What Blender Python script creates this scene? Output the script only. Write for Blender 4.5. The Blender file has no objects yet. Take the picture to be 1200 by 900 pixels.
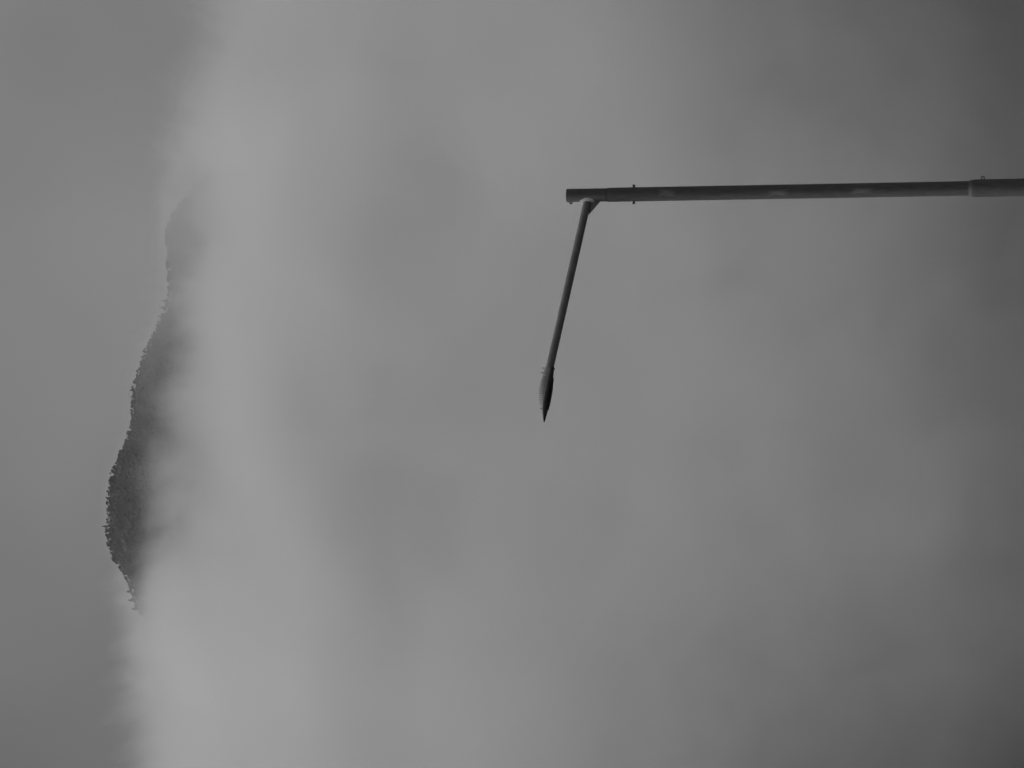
import bpy, bmesh, math, random
import numpy as np
from mathutils import Vector, Matrix, noise as mnoise

random.seed(7)
rng = np.random.default_rng(11)
scene = bpy.context.scene
col = scene.collection

# ------------------------------------------------------------------ camera
# The photograph was taken with the camera turned on its side: world up is
# the picture's left.
PITCH = math.radians(12.0)
FPX = 2614.0                      # focal length in photo pixels (1200 wide)
CAM_Z = 1.6
fwd = Vector((0, math.cos(PITCH), math.sin(PITCH)))
upv = Vector((0, -math.sin(PITCH), math.cos(PITCH)))
rgt = Vector((1, 0, 0))
cam_d = bpy.data.cameras.new('camera')
cam_d.sensor_fit = 'HORIZONTAL'
cam_d.sensor_width = 36.0
cam_d.lens = 36.0 * FPX / 1200.0
cam_d.clip_start = 0.1
cam_d.clip_end = 60000
cam = bpy.data.objects.new('camera', cam_d)
col.objects.link(cam)
m = Matrix.Identity(4)
for i in range(3):
    m[i][0] = -upv[i]
    m[i][1] = rgt[i]
    m[i][2] = -fwd[i]
    m[i][3] = (0, 0, CAM_Z)[i]
cam.matrix_world = m
scene.camera = cam


def at(x, y, dist):
    """Ray of photo pixel (x, y) met with the vertical plane at that distance."""
    d = fwd + rgt * ((450 - y) / FPX) + upv * ((600 - x) / FPX)
    return Vector((0, 0, CAM_Z)) + d * (dist / d.y)


# ------------------------------------------------------------------ sky, sun
SUN_EL = math.radians(58)
SUN_AZ = math.radians(-95)        # high on the left
world = bpy.data.worlds.new('World')
scene.world = world
world.use_nodes = True
nt = world.node_tree
nt.nodes.clear()
N = nt.nodes.new
sky = N('ShaderNodeTexSky')
sky.sky_type = 'NISHITA'
sky.sun_disc = False
sky.sun_elevation = SUN_EL
sky.sun_rotation = SUN_AZ
sky.air_density = 1.0
sky.dust_density = 3.0
bw = N('ShaderNodeRGBToBW')
geo = N('ShaderNodeTexCoord')
nz = N('ShaderNodeTexNoise')
nz.inputs['Scale'].default_value = 3.2
nz.inputs['Detail'].default_value = 3.0
nz.inputs['Roughness'].default_value = 0.45
mr = N('ShaderNodeMapRange')      # soft unevenness of the cloud deck
mr.inputs['From Min'].default_value = 0.3
mr.inputs['From Max'].default_value = 0.7
mr.inputs['To Min'].default_value = 0.62
mr.inputs['To Max'].default_value = 1.36
mul = N('ShaderNodeMath'); mul.operation = 'MULTIPLY'
flat = N('ShaderNodeMath'); flat.operation = 'MULTIPLY_ADD'   # cloud deck evens the clear sky out
flat.inputs[1].default_value = 0.25
flat.inputs[2].default_value = 2.2
bg = N('ShaderNodeBackground')
bg.inputs['Strength'].default_value = 0.065
out = N('ShaderNodeOutputWorld')
L = nt.links.new
L(sky.outputs[0], bw.inputs[0])
L(bw.outputs[0], flat.inputs[0])
mpw = N('ShaderNodeMapping')
mpw.inputs['Location'].default_value = (14.59, 14.21, 12.44)
L(geo.outputs['Generated'], mpw.inputs[0])
L(mpw.outputs[0], nz.inputs['Vector'])
L(nz.outputs['Fac'], mr.inputs['Value'])
L(flat.outputs[0], mul.inputs[0])
L(mr.outputs[0], mul.inputs[1])
L(mul.outputs[0], bg.inputs['Color'])
L(bg.outputs[0], out.inputs[0])

sun_d = bpy.data.lights.new('sun', 'SUN')
sun_d.energy = 1.12
sun_d.angle = math.radians(16)
sun_d.color = (1.0, 1.0, 1.0)     # black and white photograph
sun = bpy.data.objects.new('sun', sun_d)
col.objects.link(sun)
sdir = Vector((math.sin(SUN_AZ) * math.cos(SUN_EL), math.cos(SUN_AZ) * math.cos(SUN_EL), math.sin(SUN_EL)))
sun.rotation_euler = sdir.to_track_quat('Z', 'Y').to_euler()
sun.location = sdir * 100

vs = scene.view_settings
vs.view_transform = 'Standard'
vs.look = 'None'
vs.gamma = 1.0
vs.exposure = 0.0
cy = scene.cycles
cy.volume_bounces = 14
cy.max_bounces = 16
cy.diffuse_bounces = 2
cy.volume_step_rate = 6.0
cy.volume_max_steps = 256
cy.use_denoising = True
cy.use_adaptive_sampling = True
cy.adaptive_threshold = 0.05
cy.adaptive_min_samples = 16


# ------------------------------------------------------------------ helpers
def tag(o, label=None, cat=None, group=None, kind=None):
    if label: o['label'] = label
    if cat: o['category'] = cat
    if group: o['group'] = group
    if kind: o['kind'] = kind
    return o


def mesh_obj(name, verts, faces, mat, parent=None, smooth=False):
    me = bpy.data.meshes.new(name)
    me.from_pydata([tuple(v) for v in verts], [], [tuple(f) for f in faces])
    me.update()
    return link(name, me, mat, parent, smooth)


def link(name, me, mat, parent=None, smooth=False):
    if mat: me.materials.append(mat)
    if smooth:
        me.polygons.foreach_set('use_smooth', [len(p.vertices) <= 4 for p in me.polygons])
    o = bpy.data.objects.new(name, me)
    col.objects.link(o)
    if parent:
        o.parent = parent
        o.matrix_parent_inverse = Matrix.Translation(-parent.location)
    return o


def bm_obj(name, bm, mat, parent=None, smooth=False):
    bmesh.ops.recalc_face_normals(bm, faces=bm.faces)
    me = bpy.data.meshes.new(name)
    bm.to_mesh(me)
    bm.free()
    return link(name, me, mat, parent, smooth)


def frame(d):
    d = d.normalized()
    a = Vector((0, 1, 0)) if abs(d.y) < 0.9 else Vector((1, 0, 0))
    s = d.cross(a).normalized()
    return s, d.cross(s).normalized()


def sweep(bm, rings, n=32, caps=True):
    """rings: list of (centre, axis, radius); a lofted round section, its end caps on vertices of their own."""
    prev = None

    def ring_of(c, d, r):
        s, t = frame(d)
        return [bm.verts.new(c + (s * math.cos(2 * math.pi * k / n) + t * math.sin(2 * math.pi * k / n)) * r)
                for k in range(n)]
    for c, d, r in rings:
        ring = ring_of(c, d, r)
        if prev:
            for k in range(n):
                bm.faces.new((prev[k], prev[(k + 1) % n], ring[(k + 1) % n], ring[k]))
        prev = ring
    if caps:
        bm.faces.new(ring_of(*rings[0])[::-1])
        bm.faces.new(ring_of(*rings[-1]))


def tube(bm, a, b, r0, r1=None, n=16):
    r1 = r0 if r1 is None else r1
    d = b - a
    sweep(bm, [(a, d, r0), (b, d, r1)], n)


def nodes(name):
    mt = bpy.data.materials.new(name)
    mt.use_nodes = True
    t = mt.node_tree
    t.nodes.clear()
    return mt, t


def grey_mat(name, lo, hi, scale=6.0, rough=0.6, bump=0.0, metallic=0.0, spec=0.5, detail=6.0, stretch=(1, 1, 1)):
    mt, t = nodes(name)
    o = t.nodes.new('ShaderNodeOutputMaterial')
    p = t.nodes.new('ShaderNodeBsdfPrincipled')
    tc = t.nodes.new('ShaderNodeTexCoord')
    mp = t.nodes.new('ShaderNodeMapping')
    mp.inputs['Scale'].default_value = stretch
    n1 = t.nodes.new('ShaderNodeTexNoise')
    n1.inputs['Scale'].default_value = scale
    n1.inputs['Detail'].default_value = detail
    r = t.nodes.new('ShaderNodeValToRGB')
    r.color_ramp.elements[0].position = 0.3
    r.color_ramp.elements[1].position = 0.7
    r.color_ramp.elements[0].color = (lo, lo, lo, 1)
    r.color_ramp.elements[1].color = (hi, hi, hi, 1)
    l = t.links.new
    l(tc.outputs['Object'], mp.inputs[0])
    l(mp.outputs[0], n1.inputs['Vector'])
    l(n1.outputs['Fac'], r.inputs[0])
    l(r.outputs[0], p.inputs['Base Color'])
    p.inputs['Roughness'].default_value = rough
    p.inputs['Metallic'].default_value = metallic
    p.inputs['Specular IOR Level'].default_value = spec
    if bump:
        b = t.nodes.new('ShaderNodeBump')
        b.inputs['Strength'].default_value = 0.6
        b.inputs['Distance'].default_value = bump
        l(n1.outputs['Fac'], b.inputs['Height'])
        l(b.outputs[0], p.inputs['Normal'])
    l(p.outputs[0], o.inputs['Surface'])
    return mt


M_ground = grey_mat('ground_soil', 0.05, 0.10, 0.35, 0.95, spec=0.1)
M_road = grey_mat('asphalt', 0.04, 0.06, 3.0, 0.9, spec=0.2)
M_slope = grey_mat('forest_floor', 0.035, 0.06, 0.02, 1.0, spec=0.0)
M_leaf = grey_mat('foliage', 0.03, 0.13, 0.04, 0.9, spec=0.1, detail=8)
M_bark = grey_mat('bark', 0.08, 0.14, 2.0, 0.95, spec=0.1)
M_galv = grey_mat('bare_galvanized_steel', 0.5, 0.68, 18.0, 0.55, metallic=0.1)
M_weld = grey_mat('half_painted_weld', 0.11, 0.23, 9.0, 0.6, detail=3)
M_arm = grey_mat('weathered_arm_paint', 0.19, 0.28, 9.0, 0.5)
M_fin = grey_mat('pale_housing_paint', 0.31, 0.36, 12.0, 0.45)
M_dark = grey_mat('dark_plastic', 0.085, 0.105, 12.0, 0.4, spec=0.3)
M_steel = grey_mat('dull_bolt_steel', 0.05, 0.08, 40.0, 0.5)


# ------------------------------------------------------------------ terrain
# crest of the mountain, photo pixels (x is height, y runs from right to left)
CREST = [(400, -260), (370, -120), (345, 0), (305, 90), (268, 165), (243, 205), (218, 230), (203, 248), (196, 262), (194, 275),
         (196, 300), (197.5, 322), (198, 348), (195, 360), (190, 372), (184, 383), (175, 402), (167, 420),
         (160, 438), (155.5, 458), (154, 478), (153, 498), (148, 516), (141, 530), (136, 542), (130, 558),
         (126, 573), (125.5, 590), (126, 605), (125, 622), (127, 641), (132, 655), (141, 667), (149, 679),
         (154, 692), (158, 706), (164, 718), (180, 745), (210, 790), (250, 850), (295, 930), (330, 1060), (370, 1200)]
RIDGE_Y = 4000.0
FOOT_Y = 2300.0
VALLEY = -260.0                  # the lamp stands on a terrace above a valley full of mist
cr = [at(x, y, RIDGE_Y) for x, y in CREST]
crx = np.array([p.x for p in cr])[::-1]
crz = np.array([p.z for p in cr])[::-1]
if crx[0] > crx[-1]:
    crx, crz = crx[::-1], crz[::-1]


def ridge(x):
    base = np.interp(x, crx, crz)
    far = np.clip((np.abs(x) - 1100) / 3500, 0, 1)
    return base * (1 - far * far * (3 - 2 * far)) + 4


def fbm(x, y, s, oct=4):
    v = 0.0
    a = 0.5
    for i in range(oct):
        v += a * mnoise.noise(Vector((x * s + 13.1 * i, y * s - 7.7 * i, 3.3 * i)))
        s *= 2.1
        a *= 0.5
    return v


CANOPY = 9.0     # crowns stand about this high above the slope


def height(x, y):
    r = float(ridge(x)) - CANOPY
    if y <= RIDGE_Y:
        t = (y - FOOT_Y) / (RIDGE_Y - FOOT_Y)
        h = VALLEY - 4 + (r - VALLEY) * t + 4 * t
        w = max(0.0, min(1.0, t * 1.5)) * max(0.0, min(1.0, (1 - t) * 6))
        h += fbm(x, y, 1 / 260.0) * 110 * w + fbm(x + 900, y, 1 / 75.0) * 42 * max(0.0, min(1.0, (1 - t) * 22)) * min(1.0, max(0.0, t) * 4) - 14 * min(1.0, (1 - t) * 12) * (1 if t > 0 else 0)
        return h if t > 0 else VALLEY - 4
    t = (y - RIDGE_Y) / 1800.0
    return r * max(0.0, 1 - t * 1.02) - 40 * t


xs = np.concatenate([np.linspace(-4800, -1100, 22)[:-1], np.linspace(-1100, 1100, 221), np.linspace(1100, 4800, 22)[1:]])
ys = np.concatenate([np.linspace(2260, 3300, 45)[:-1], np.linspace(3300, 4040, 75), np.linspace(4040, 5800, 20)[1:]])
V = [(x, y, height(x, y)) for y in ys for x in xs]
nx = len(xs)
F = [(j * nx + i, j * nx + i + 1, (j + 1) * nx + i + 1, (j + 1) * nx + i)
     for j in range(len(ys) - 1) for i in range(nx - 1)]
mountain = mesh_obj('mountain', V, F, M_slope, smooth=True)
tag(mountain, kind='structure')

g = 26000
gxs = [-g, -6000, -1500, -400, -100, 0, 100, 400, 1500, 6000, g]
gys = [-g, -6000, -400, 0, 30, 44, 52, 70, 120, 200, 300, 400, 500, 600, 1000, 2000, 6000, g]


def land(y):
    q = min(1.0, max(0.0, (y - 44) / 520))
    return VALLEY * (1 - (1 - q) ** 1.6)


nxg = len(gxs)
mesh_obj('ground', [(x, y, land(y)) for y in gys for x in gxs],
         [(j * nxg + i, j * nxg + i + 1, (j + 1) * nxg + i + 1, (j + 1) * nxg + i)
          for j in range(len(gys) - 1) for i in range(nxg - 1)], M_ground)['kind'] = 'structure'
# the road the lamp stands beside runs under the arm, along the view
mesh_obj('road', [(-5.2, -200, .004), (1.5, -200, .004), (1.5, 40, .004), (-5.2, 40, .004)],
         [(0, 1, 2, 3)], M_road)['kind'] = 'structure'
bm = bmesh.new()
bmesh.ops.create_cube(bm, size=1.0, matrix=Matrix.Translation((1.62, -80, 0.06)) @ Matrix.Diagonal((0.16, 240, 0.16, 1)))
bm_obj('kerb', bm, M_galv)['kind'] = 'structure'


# ------------------------------------------------------------------ forest
def ico(sub):
    b = bmesh.new()
    bmesh.ops.create_icosphere(b, subdivisions=sub, radius=1.0)
    v = np.array([x.co[:] for x in b.verts])
    f = np.array([[q.index for q in x.verts] for x in b.faces])
    b.free()
    return v, f


def crown_proto(kind):
    v, f = ico(2)
    v = v.copy()
    lump = np.array([mnoise.noise(Vector(p) * 1.7 + Vector((kind * 9.1, 0, 0))) for p in v])
    v *= (1 + 0.42 * lump)[:, None]
    if kind % 3 == 2:                       # pointed
        tpr = np.clip(0.55 - 0.5 * v[:, 2], 0.12, 1.1)
        v[:, 0] *= tpr
        v[:, 1] *= tpr
        v[:, 2] *= 1.2
    return v, f


PROTO = [crown_proto(k) for k in range(9)]
allv, allf = [], []
base = 0
step = 5.0
for gx in np.arange(-560, 560, step):
    for gy in np.arange(3560, 4010, step):
        x = gx + rng.uniform(-4, 4)
        y = gy + rng.uniform(-4, 4)
        if y < RIDGE_Y - 12 and fbm(x, y, 1 / 34.0, 2) + rng.normal(0, .08) > 0.16:
            continue                        # a gap in the canopy
        k = int(rng.integers(0, 9))
        if k % 3 == 2 and rng.random() < 0.6:
            k -= 1
        v, f = PROTO[k]
        rad = min(6.5, max(1.7, 2.9 * math.exp(rng.normal(0, 0.38))))
        if y > RIDGE_Y - 40:
            rad *= 0.8
        hh = rad * rng.uniform(0.75, 1.15)
        a = rng.uniform(0, 6.283)
        ca, sa = math.cos(a), math.sin(a)
        w = np.empty_like(v)
        w[:, 0] = (v[:, 0] * ca - v[:, 1] * sa) * rad + x
        w[:, 1] = (v[:, 0] * sa + v[:, 1] * ca) * rad + y
        w[:, 2] = v[:, 2] * hh + height(x, y) + CANOPY - hh * 0.9 + rng.normal(0, 0.8) + 7.0 * fbm(x, y, 1 / 26.0, 3)
        allv.append(w)
        allf.append(f + base)
        base += len(v)
allv = np.concatenate(allv)
allf = np.concatenate(allf)
me = bpy.data.meshes.new('forest')
me.vertices.add(len(allv))
me.vertices.foreach_set('co', allv.astype(np.float32).ravel())
me.loops.add(allf.size)
me.loops.foreach_set('vertex_index', allf.astype(np.int32).ravel())
me.polygons.add(len(allf))
me.polygons.foreach_set('loop_start', np.arange(0, allf.size, 3, dtype=np.int32))
me.update(calc_edges=True)
tag(link('forest', me, M_leaf), kind='stuff')

# trees that stand clear of the canopy on the crest
def crest_tree(x, h, w, label):
    z = float(ridge(x)) - CANOPY
    y = RIDGE_Y - 4
    e = bpy.data.objects.new('crest_tree', None)
    e.location = (x, y, z - 2)
    col.objects.link(e)
    tag(e, label, 'tree', 'trees standing clear of the canopy on the mountain crest')
    b = bmesh.new()
    tube(b, Vector((x, y, z - 2)), Vector((x, y, z + h * 0.9)), 0.35, 0.08, 8)
    bm_obj('trunk', b, M_bark, e)
    b = bmesh.new()
    for q in range(70):
        t = (q + 0.5) / 70
        rr = w * (1 - t) ** 0.7 * random.uniform(0.3, 1.0) * 0.5
        aa = random.uniform(0, 6.283)
        c = Vector((x + rr * math.cos(aa), y + rr * math.sin(aa), z + h * (0.25 + 0.75 * t) + random.uniform(-.5, .5)))
        s = w * 0.16 * random.uniform(0.6, 1.2) * (1.15 - 0.7 * t)
        mtx = Matrix.Translation(c) @ Matrix.Rotation(random.uniform(0, 6.28), 4, 'Z') @ Matrix.Diagonal((s * 1.4, s, s * 0.75, 1))
        bmesh.ops.create_icosphere(b, subdivisions=1, radius=1.0, matrix=mtx)
    bm_obj('crown', b, M_leaf, e)


for px, h, w, lab in [
        (353, 15, 6, 'lowest of three small spiky trees on the veiled shoulder of the mountain crest'),
        (361, 15, 6, 'middle one of three small spiky trees on the veiled shoulder of the mountain crest'),
        (371, 13, 6, 'highest of three small spiky trees on the veiled shoulder of the mountain crest'),
        (693, 14, 8, 'highest of three ragged trees where the crest sinks into the mist'),
        (703, 16, 8, 'middle one of three ragged trees where the crest sinks into the mist'),
        (713, 16, 8, 'lowest of three ragged trees where the crest sinks into the mist'),
        (617, 14, 5, 'thin tree poking above the dark summit of the mountain')]:
    crest_tree(at(150, px, RIDGE_Y).x, h, w, lab)


# ------------------------------------------------------------------ mist bank
MX0, MX1 = -1700.0, 1700.0
MY0, MY1 = 1900.0, 4400.0
MZ0, MZ1 = -260.0, 1800.0
# top edge of the mist: (photo x, photo y) taken on the plane in the middle of the bank
MIST_TOP = [(247, -300), (240, -120), (225, 0), (222, 40), (213, 78), (205, 100), (195, 130), (190, 160), (189, 190), (195, 215), (207, 240), (213, 268), (201, 300), (185, 330), (176, 370), (170, 410), (164, 450), (165, 490), (159, 520), (164, 555), (164, 580), (155, 610), (147, 640), (146, 662), (140, 680), (138, 700), (141, 725), (143, 760), (139, 820), (140, 900), (150, 1000), (165, 1250)]
VEIL_TOP = [(400, -300), (300, 0), (262, 120), (222, 185), (194, 215), (186, 240), (184, 275), (187, 322), (187, 348), (184, 358), (179, 372),
            (164, 402), (155, 438), (149, 478), (147, 500), (136, 530), (125, 558), (121, 590), (121, 622), (123, 641),
            (136, 667), (148, 690), (160, 712), (180, 740), (212, 790), (260, 850), (330, 1060), (360, 1250)]
# how thick the thin veil before the crest is, by photo y
VEIL_BY_X = [(-300, 0.0), (90, 0.0), (205, 0.0), (225, 0.14), (245, 0.38), (265, 0.42), (300, 0.40), (350, 0.32), (400, 0.25), (440, 0.20), (480, 0.13), (510, 0.10), (530, 0.085),
             (560, 0.08), (600, 0.08), (640, 0.08), (665, 0.10), (690, 0.16), (712, 0.10), (730, 0.0), (1250, 0.0)]
# the bank is thicker where it hides the two ends of the crest, by photo y
THICK_BY_X = [(-300, 1.0), (0, 1.0), (100, 1.6), (180, 3.2), (225, 3.2), (265, 2.5), (320, 2.1), (400, 2.0), (500, 1.9), (610, 2.3), (650, 2.7), (685, 3.5), (740, 3.6),
              (800, 2.6), (880, 1.4), (1000, 1.0), (1250, 1.0)]
PROFILE = [(-260, 0.16), (-60, 0.27), (50, 0.46), (165, 0.66), (285, 0.82), (460, 0.98), (600, 1.0), (800, 1.0), (1200, 1.0), (1800, 1.0)]
RHO = 0.009

gn = bpy.data.node_groups.new('mist_density', 'GeometryNodeTree')
gn.interface.new_socket('Geometry', in_out='INPUT', socket_type='NodeSocketGeometry')
gn.interface.new_socket('Geometry', in_out='OUTPUT', socket_type='NodeSocketGeometry')
G = gn.nodes.new
gl = gn.links.new


def setin(s, v):
    if isinstance(v, (int, float)):
        s.default_value = v
    else:
        gl(v, s)


def mth(op, a, b=0.0, c=0.0):
    n = G('ShaderNodeMath')
    n.operation = op
    setin(n.inputs[0], a); setin(n.inputs[1], b); setin(n.inputs[2], c)
    return n.outputs[0]


def smooth(v, a, b, lo=0.0, hi=1.0):
    n = G('ShaderNodeMapRange')
    n.interpolation_type = 'SMOOTHSTEP'
    setin(n.inputs['Value'], v)
    n.inputs['From Min'].default_value = a
    n.inputs['From Max'].default_value = b
    n.inputs['To Min'].default_value = lo
    n.inputs['To Max'].default_value = hi
    return n.outputs['Result']


def curve(v, pts, x0, x1, y0, y1):
    n = G('ShaderNodeFloatCurve')
    c = n.mapping.curves[0]
    pts = sorted(pts)
    while len(c.points) < len(pts):
        c.points.new(0.5, 0.5)
    for p, (a, b) in zip(c.points, pts):
        p.location = ((a - x0) / (x1 - x0), (b - y0) / (y1 - y0))
        p.handle_type = 'AUTO'
    n.mapping.update()
    setin(n.inputs['Value'], mth('DIVIDE', mth('SUBTRACT', v, x0), x1 - x0))
    return mth('MULTIPLY_ADD', n.outputs[0], y1 - y0, y0)


def gnoise(scale, detail=3.0, rough=0.5, off=(0, 0, 0), stretch=(1, 1, 1), warp=0.0):
    pos = G('GeometryNodeInputPosition')
    mp = G('ShaderNodeVectorMath'); mp.operation = 'MULTIPLY_ADD'
    gl(pos.outputs[0], mp.inputs[0])
    mp.inputs[1].default_value = stretch
    mp.inputs[2].default_value = off
    n = G('ShaderNodeTexNoise')
    gl(mp.outputs[0], n.inputs['Vector'])
    n.inputs['Scale'].default_value = scale
    n.inputs['Detail'].default_value = detail
    n.inputs['Roughness'].default_value = rough
    n.inputs['Distortion'].default_value = warp
    return mth('SUBTRACT', n.outputs[0], 0.5)


pos = G('GeometryNodeInputPosition')
sep = G('ShaderNodeSeparateXYZ')
gl(pos.outputs[0], sep.inputs[0])
PX, PY, PZ = sep.outputs
MID = 3500.0


def topcurve(pts, plane=MID):
    w = [at(x, y, plane) for x, y in pts]
    w = [(p.x, p.z) for p in w if MX0 < p.x < MX1]
    return curve(PX, w, MX0, MX1, 0, 2000)


# distance in front of the mountain face
fdist = mth('SUBTRACT', mth('MULTIPLY_ADD', PZ, (RIDGE_Y - FOOT_Y) / 1690.0, FOOT_Y + 260), PY)
n_rel = gnoise(1 / 300.0, 5.0, 0.52, (660, 77, 100))
n_wisp = gnoise(1 / 85.0, 4.0, 0.6, (30, 530, 210), (1, 0.4, 1), 1.2)
front = mth('ADD', mth('MULTIPLY_ADD', n_rel, 165.0, fdist), mth('MULTIPLY', n_wisp, 170.0))          # billows on the valley side of the bank
slab = mth('MULTIPLY', smooth(fdist, -260, -60), smooth(front, 240, 480, 1, 0))
n_big = gnoise(1 / 420.0, 2.0, 0.5, (50, 0, 900), (1, 0.6, 1))
n_mid = gnoise(1 / 130.0, 4.0, 0.55, (0, 300, 0), (1, 0.25, 1))
n_fine = gnoise(1 / 45.0, 3.0, 0.6, (900, 0, 0), (1, 0.3, 1))
n_torn = gnoise(1 / 75.0, 4.0, 0.6, (310, 40, 95), (1, 0.16, 1), 1.5)
edge = mth('ADD', mth('MULTIPLY_ADD', n_torn, 190.0, mth('MULTIPLY', n_mid, 150.0)), mth('MULTIPLY', n_fine, 35.0))
# the top of the bank slopes down from the crest towards the valley
drop = mth('MULTIPLY', mth('SUBTRACT', RIDGE_Y, PY), 0.37)
d_main = mth('ADD', mth('SUBTRACT', mth('SUBTRACT', topcurve(MIST_TOP, RIDGE_Y), PZ), drop), edge)
main = mth('POWER', smooth(d_main, -35, 230), 1.35)
# the veil clings to the slope and its top falls away towards the valley
d_veil = mth('SUBTRACT', mth('SUBTRACT', topcurve(VEIL_TOP, RIDGE_Y), PZ), mth('MULTIPLY', mth('SUBTRACT', RIDGE_Y, PY), 0.39))
d_veil = mth('ADD', d_veil, mth('MULTIPLY', n_mid, 40.0))
vx = [(at(200, y, RIDGE_Y).x, v) for y, v in VEIL_BY_X]
vx = [(a, v) for a, v in vx if MX0 < a < MX1]
veil = mth('MULTIPLY', smooth(d_veil, -12, 22), curve(PX, vx, MX0, MX1, 0, 1))
prof = curve(PZ, PROFILE, -260, 2000, 0, 1)
# low down the mist thins to both sides: corner vignetting put into its density
vignette = smooth(mth('ABSOLUTE', mth('ADD', PX, -40.0)), 110, 540, 1.0, 0.25)
lowness = smooth(PZ, 0, 700, 1.0, 0.0)
prof = mth('MULTIPLY', prof, mth('MULTIPLY_ADD', lowness, mth('SUBTRACT', vignette, 1.0), 1.0))
mod = mth('MAXIMUM', mth('ADD', mth('MULTIPLY_ADD', n_big, 1.3, 1.05), mth('MULTIPLY_ADD', n_mid, 0.5, mth('MULTIPLY', n_wisp, 1.3))), 0.1)
tx = [(at(200, y, MID).x, v) for y, v in THICK_BY_X]
tx = [(a, v) for a, v in tx if MX0 < a < MX1]
thick = curve(PX, tx, MX0, MX1, 0, 4)
thick = mth('MULTIPLY_ADD', mth('SUBTRACT', thick, 1.0), smooth(PZ, 800, 1150), 1.0)
main = mth('MULTIPLY', main, thick)
dens = mth('MULTIPLY', mth('MULTIPLY', mth('MAXIMUM', main, veil), mth('MULTIPLY', prof, mod)), slab)
# ends of the bank thin out
dens = mth('MULTIPLY', dens, mth('MULTIPLY', smooth(PX, MX0, MX0 + 250), smooth(PX, MX1 - 250, MX1, 1, 0)))
dens = mth('MULTIPLY', dens, smooth(PZ, -255, -180))
vc = G('GeometryNodeVolumeCube')
dens = mth('MAXIMUM', dens, 0.0015)          # a trace of haze fills the valley air
gl(dens, vc.inputs['Density'])
vc.inputs['Min'].default_value = (MX0, MY0, MZ0)
vc.inputs['Max'].default_value = (MX1, MY1, MZ1)
vc.inputs['Resolution X'].default_value = 400
vc.inputs['Resolution Y'].default_value = 110
vc.inputs['Resolution Z'].default_value = 260
M_mist, t = nodes('mist')
mo = t.nodes.new('ShaderNodeOutputMaterial')
pv = t.nodes.new('ShaderNodeVolumePrincipled')
pv.inputs['Color'].default_value = (0.999, 0.999, 0.999, 1)
pv.inputs['Density'].default_value = RHO
pv.inputs['Anisotropy'].default_value = 0.35
t.links.new(pv.outputs[0], mo.inputs['Volume'])
sm = G('GeometryNodeSetMaterial')
sm.inputs['Material'].default_value = M_mist
gl(vc.outputs[0], sm.inputs['Geometry'])
go = G('NodeGroupOutput')
gl(sm.outputs[0], go.inputs[0])
vol = bpy.data.volumes.new('mist_bank')
mist = bpy.data.objects.new('mist_bank', vol)
vol.materials.append(M_mist)
col.objects.link(mist)
md = mist.modifiers.new('density', 'NODES')
md.node_group = gn
tag(mist, kind='stuff')


# ------------------------------------------------------------------ street lamp
LD = 26.0
PXM = 1 / 98.9                      # metres per photo pixel at the lamp head
ptop = at(664.5, 229.2, LD)
PXW = ptop.x - 0.0
lamp = bpy.data.objects.new('street_lamp', None)
lamp.location = (PXW, LD, 0)
col.objects.link(lamp)
tag(lamp, 'tall grey tubular street lamp with one rising side arm and a ribbed slim head', 'street lamp')
UP = Vector((0, 0, 1))


def P(z, dx=0.0, dy=0.0):
    return Vector((PXW + dx, LD + dy, z))


def zpix(x):
    return at(x, 229, LD).z


# pole paint: dull grey, with streaks and scuffed pale patches
M_pole, t = nodes('weathered_pole_paint')
l = t.links.new
o_ = t.nodes.new('ShaderNodeOutputMaterial')
p_ = t.nodes.new('ShaderNodeBsdfPrincipled')
p_.inputs['Roughness'].default_value = 0.62
p_.inputs['Specular IOR Level'].default_value = 0.35
tc = t.nodes.new('ShaderNodeTexCoord')
mp = t.nodes.new('ShaderNodeMapping')
mp.inputs['Scale'].default_value = (9, 9, 2.2)
n1 = t.nodes.new('ShaderNodeTexNoise'); n1.inputs['Scale'].default_value = 3.0; n1.inputs['Detail'].default_value = 9
n1.inputs['Roughness'].default_value = 0.65
rp = t.nodes.new('ShaderNodeValToRGB')
rp.color_ramp.elements[0].position = 0.28
rp.color_ramp.elements[1].position = 0.75
rp.color_ramp.elements[0].color = (0.11, 0.11, 0.11, 1)
rp.color_ramp.elements[1].color = (0.18, 0.18, 0.18, 1)
l(tc.outputs['Object'], mp.inputs[0]); l(mp.outputs[0], n1.inputs['Vector']); l(n1.outputs['Fac'], rp.inputs[0])
scuffs = None
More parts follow.
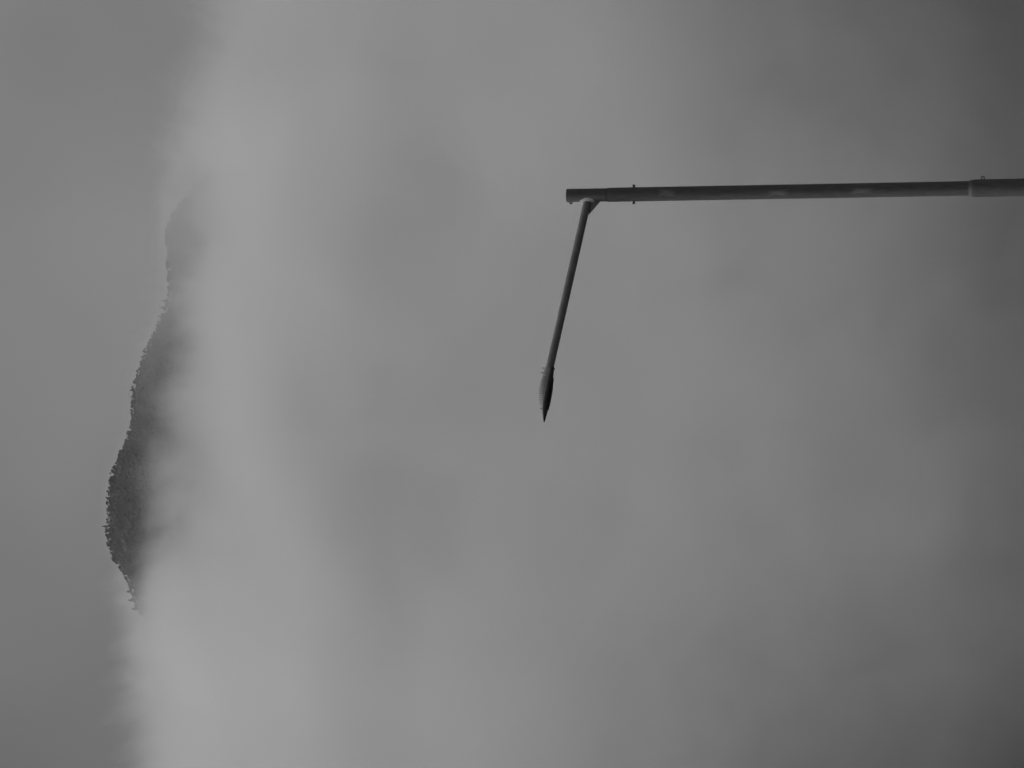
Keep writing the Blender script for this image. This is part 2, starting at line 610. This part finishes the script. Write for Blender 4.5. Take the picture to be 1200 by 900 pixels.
for cx_, hx_, y_ in ((782, 9, 226.2), (911, 11, 226.2), (1011, 12, 224.2)):      # rubbed-off sticker remains
    c_ = at(cx_, y_, LD)
    sb = t.nodes.new('ShaderNodeVectorMath'); sb.operation = 'SUBTRACT'
    sb.inputs[1].default_value = (c_.x, LD - 0.08, c_.z)
    dv = t.nodes.new('ShaderNodeVectorMath'); dv.operation = 'DIVIDE'
    dv.inputs[1].default_value = (0.035, 0.06, hx_ * 0.0102)
    ab = t.nodes.new('ShaderNodeVectorMath'); ab.operation = 'ABSOLUTE'
    sx_ = t.nodes.new('ShaderNodeSeparateXYZ')
    l(tc.outputs['Object'], sb.inputs[0]); l(sb.outputs[0], dv.inputs[0]); l(dv.outputs[0], ab.inputs[0]); l(ab.outputs[0], sx_.inputs[0])
    m1 = t.nodes.new('ShaderNodeMath'); m1.operation = 'MAXIMUM'
    m2 = t.nodes.new('ShaderNodeMath'); m2.operation = 'MAXIMUM'
    l(sx_.outputs[0], m1.inputs[0]); l(sx_.outputs[1], m1.inputs[1]); l(m1.outputs[0], m2.inputs[0]); l(sx_.outputs[2], m2.inputs[1])
    ad_ = t.nodes.new('ShaderNodeMath'); ad_.operation = 'MULTIPLY_ADD'
    ad_.inputs[1].default_value = 2.8; l(n1.outputs['Fac'], ad_.inputs[0]); l(m2.outputs[0], ad_.inputs[2])
    mr_ = t.nodes.new('ShaderNodeMapRange')
    mr_.inputs['From Min'].default_value = 1.75; mr_.inputs['From Max'].default_value = 2.5
    mr_.inputs['To Min'].default_value = 0.75; mr_.inputs['To Max'].default_value = 0.0
    l(ad_.outputs[0], mr_.inputs['Value'])
    if scuffs is None:
        scuffs = mr_.outputs[0]
    else:
        mx = t.nodes.new('ShaderNodeMath'); mx.operation = 'MAXIMUM'
        l(scuffs, mx.inputs[0]); l(mr_.outputs[0], mx.inputs[1])
        scuffs = mx.outputs[0]
mixc = t.nodes.new('ShaderNodeMix'); mixc.data_type = 'RGBA'
l(scuffs, mixc.inputs['Factor']); l(rp.outputs[0], mixc.inputs['A'])
mixc.inputs['B'].default_value = (0.33, 0.33, 0.33, 1)
l(mixc.outputs['Result'], p_.inputs['Base Color'])
l(p_.outputs[0], o_.inputs['Surface'])

R_MAIN, R_SLEEVE, R_LOW = 0.0835, 0.0785, 0.1
z_low = zpix(1141)
z_seam = zpix(711)
z_top = ptop.z
z_chamf = zpix(1135.5)
b = bmesh.new()
sweep(b, [(P(0.02), UP, R_LOW * 1.05), (P(z_low - 0.03), UP, R_LOW), (P(z_low), UP, R_LOW * 0.985),
          (P(z_low + 0.022), UP, R_LOW * 0.95)], 48)
bm_obj('lower_pole', b, M_pole, lamp, True)
b = bmesh.new()
sweep(b, [(P(z_low + 0.0225), UP, R_LOW * 0.95), (P(z_low + 0.04), UP, R_LOW * 0.90), (P(z_chamf), UP, R_MAIN + 0.003), (P(z_chamf + 0.008), UP, R_MAIN + 0.001)], 48)
bm_obj('weld_ring', b, M_weld, lamp, True)
b = bmesh.new()
sweep(b, [(P(z_chamf - 0.02), UP, R_MAIN), (P(z_seam - 0.012), UP, R_MAIN)], 48)
bm_obj('upper_pole', b, M_pole, lamp, True)
b = bmesh.new()
sweep(b, [(P(z_seam - 0.03), UP, R_SLEEVE - 0.008), (P(z_seam + 0.004), UP, R_SLEEVE - 0.008)], 48)
bm_obj('joint_ring', b, M_dark, lamp, True)
b = bmesh.new()
sweep(b, [(P(z_seam), UP, R_SLEEVE), (P(z_top), UP, R_SLEEVE), (P(z_top), UP, R_SLEEVE - 0.007),
          (P(z_top - 0.3), UP, R_SLEEVE - 0.007)], 48, caps=False)
bm_obj('top_sleeve', b, M_pole, lamp, False)
b = bmesh.new()
bmesh.ops.create_cube(b, size=1, matrix=Matrix.Translation((PXW, LD, 0.012)) @ Matrix.Diagonal((0.4, 0.4, 0.024, 1)))
bm_obj('base_plate', b, M_galv, lamp)
# clamp bolts through the pole below the sleeve
zb = zpix(743)
for sx in (1, -1):
    b = bmesh.new()
    tube(b, P(zb, sx * (R_MAIN - 0.01), -0.01), P(zb, sx * (R_MAIN + 0.024), -0.01), 0.0125, n=8)
    tube(b, P(zb, sx * (R_MAIN + 0.012), -0.01), P(zb, sx * (R_MAIN + 0.030), -0.01), 0.017, n=6)
    bm_obj('bolt', b, M_steel, lamp)


def ring(name, c, R, r, axis_y=True):
    b = bmesh.new()
    n, k = 20, 8
    vv = []
    for i in range(n):
        a = 2 * math.pi * i / n
        for j in range(k):
            q = 2 * math.pi * j / k
            rr = R + r * math.cos(q)
            vv.append(b.verts.new(c + Vector((rr * math.cos(a), r * math.sin(q), rr * math.sin(a)))))
    for i in range(n):
        for j in range(k):
            b.faces.new((vv[i * k + j], vv[((i + 1) % n) * k + j], vv[((i + 1) % n) * k + (j + 1) % k], vv[i * k + (j + 1) % k]))
    bm_obj(name, b, M_steel, lamp, True)


ring('eye_ring', P(zpix(1151.7), R_LOW + 0.016), 0.0175, 0.0055)
ring('cap_screw_eye', P(zpix(669), -(R_SLEEVE + 0.006)), 0.013, 0.008)

# arm
A0 = at(689.5, 234, LD)
A0 = Vector((A0.x, LD, A0.z))
A1 = at(644.2, 431, LD - 0.35)
ad = (A1 - A0).normalized()
R_ARM = 0.0455
b = bmesh.new()
sweep(b, [(A0 - ad * 0.03 + Vector((0.03, 0, 0)), ad, R_ARM), (A1 + ad * 0.02, ad, R_ARM)], 32)
bm_obj('arm', b, M_arm, lamp, True)
# weld saddle: bare zinc around the joint, hugging the sleeve
b = bmesh.new()
rows = []
zc = A0.z + 0.005
for i in range(9):
    u = i / 8
    ringv = []
    for j in range(40):
        a = 2 * math.pi * j / 40
        wob = 1 + 0.10 * mnoise.noise(Vector((math.cos(a) * 1.5, math.sin(a) * 1.5, 4)))
        ang = math.pi + 0.10 + math.cos(a) * (0.98 * wob) * u          # round the pole, 180 deg = arm side
        zz = zc + math.sin(a) * 0.098 * wob * u
        lift = R_SLEEVE + 0.001 + 0.02 * (1 - u) ** 0.8
        ringv.append(b.verts.new(Vector((PXW + lift * math.cos(ang), LD + lift * math.sin(ang), zz))))
    rows.append(ringv)
for i in range(8):
    for j in range(40):
        b.faces.new((rows[i][j], rows[i][(j + 1) % 40], rows[i + 1][(j + 1) % 40], rows[i + 1][j]))
bmesh.ops.remove_doubles(b, verts=b.verts, dist=1e-5)
bm_obj('weld_saddle', b, M_galv, lamp, True)
# gusset plate under the arm
b = bmesh.new()
q0 = P(zpix(703.5), -(R_SLEEVE - 0.004))
q1 = at(690.2, 251.5, LD)
q2 = A0 + ad * 0.02
pts = [Vector((q0.x, 0, q0.z)), Vector((q1.x, 0, q1.z)), Vector((q2.x + 0.0, 0, q2.z))]
fr = [b.verts.new(p + Vector((0, LD - 0.008, 0))) for p in pts]
bk = [b.verts.new(p + Vector((0, LD + 0.008, 0))) for p in pts]
b.faces.new(fr); b.faces.new(bk[::-1])
for i in range(3):
    b.faces.new((fr[i], fr[(i + 1) % 3], bk[(i + 1) % 3], bk[i]))
bm_obj('gusset', b, M_arm, lamp)

# luminaire frame: U along the head (it droops a little from the arm), W up, S across
L0 = at(644.6, 431, LD - 0.35)
U = (at(637.6, 494, LD - 0.45) - L0).normalized()
S = Vector((0, 1, 0)); S = (S - U * S.dot(U)).normalized()
W = U.cross(S).normalized()
if W.z < 0: W = -W


def Q(u, s, w):
    return L0 + U * u + S * s + W * w


def interp(tab, u):
    return float(np.interp(u, [a for a, _ in tab], [b for _, b in tab]))


LEN = 0.645
half_w = [(-0.02, 0.046), (0.0, 0.05), (0.08, 0.062), (0.2, 0.09), (0.33, 0.102), (0.45, 0.092), (0.55, 0.064), (0.61, 0.035), (LEN, 0.006)]
low_t = [(-0.02, -0.043), (0.09, -0.043), (0.25, -0.041), (0.4, -0.032), (0.5, -0.022), (0.58, -0.013), (LEN, -0.004)]
up_t = [(-0.02, -0.026), (0.0, -0.02), (0.09, -0.006), (0.25, 0.006), (0.42, 0.021), (0.5, 0.024), (0.58, 0.014), (LEN, 0.004)]
b = bmesh.new()
prev = None
us = np.linspace(-0.02, LEN, 34)
for u in us:
    hw = interp(half_w, u); lo = interp(low_t, u); hi = interp(up_t, u)
    mid = (lo + hi) / 2
    prof_ = [(-1, mid + (hi - mid) * .6), (-0.9, hi), (0, hi + .001), (0.9, hi), (1, mid + (hi - mid) * .6), (1, mid), (0.93, lo + .008), (0.6, lo), (0, lo - 0.004), (-0.6, lo), (-0.93, lo + .008), (-1, mid)]
    rg = [b.verts.new(Q(u, s * hw, w)) for s, w in prof_]
    if prev:
        for k in range(12):
            b.faces.new((prev[k], prev[(k + 1) % 12], rg[(k + 1) % 12], rg[k]))
    else:
        b.faces.new(rg[::-1])
    prev = rg
b.faces.new(prev)
head = bm_obj('lamp_head', b, M_dark, lamp, True)
hump = [(-0.01, 0.050), (0.03, 0.064), (0.09, 0.078), (0.17, 0.094), (0.25, 0.101), (0.33, 0.097), (0.41, 0.083), (0.46, 0.066), (0.515, 0.03)]
hump_w = [(0.0, 0.048), (0.1, 0.058), (0.2, 0.08), (0.33, 0.092), (0.45, 0.08), (0.515, 0.05)]


def dome(name, u0, u1, n, ribs, mat):
    b = bmesh.new()
    prev = None
    for i in range(n + 1):
        u = u0 + (u1 - u0) * i / n
        h = interp(hump, u); hw = interp(hump_w, u)
        if ribs:
            dip = 0.0 if (i // 2) % 2 else 0.003
            h -= dip; hw -= dip
        rg = [b.verts.new(Q(u + (1e-4 if i % 2 else 0), hw * math.cos(a) * 1.0, -0.012 + (h + 0.012) * max(0.0, math.sin(a)) ** 0.8))
              for a in [math.pi * k / 16 for k in range(17)]]
        if prev:
            for k in range(16):
                b.faces.new((prev[k], prev[k + 1], rg[k + 1], rg[k]))
        else:
            b.faces.new(rg)
        prev = rg
    b.faces.new(prev[::-1])
    return bm_obj(name, b, mat, head, not ribs)


dome('clamp_housing', -0.005, 0.105, 10, False, M_fin)
dome('finned_cover', 0.1055, 0.512, 64, True, M_fin)
b = bmesh.new()
prev = None
for u in np.linspace(0.12, 0.5, 14):
    hw = interp(half_w, u) * 0.72 * min(1.0, 8 * (u - 0.11), 8 * (0.51 - u) + .2)
    lo = interp(low_t, u)
    rg = [b.verts.new(Q(u, s * hw, lo - 0.005 - 0.012 * (1 - s * s))) for s in np.linspace(-1, 1, 9)]
    if prev:
        for k in range(8):
            b.faces.new((prev[k], prev[k + 1], rg[k + 1], rg[k]))
    prev = rg
bmesh.ops.solidify(b, geom=b.faces[:], thickness=0.004)
bm_obj('lens', b, M_dark, head, True)
for (u, s, w0) in ((0.012, -0.02, 0.061), (0.068, -0.02, 0.074)):
    b = bmesh.new()
    tube(b, Q(u, s, w0 - 0.012), Q(u, s, w0 + 0.016), 0.0035, n=8)
    tube(b, Q(u, s, w0 + 0.014), Q(u, s, w0 + 0.022), 0.0075, n=6)
    bm_obj('bolt', b, M_steel, head)
b = bmesh.new()
tube(b, Q(0.012, -0.02, -0.045), Q(0.012, -0.02, -0.062), 0.012, n=6)
bm_obj('bolt', b, M_steel, head)
b = bmesh.new()
tube(b, Q(0.49, -0.02, 0.03), Q(0.49, -0.02, 0.058), 0.007, n=8)
bm_obj('latch', b, M_steel, head)
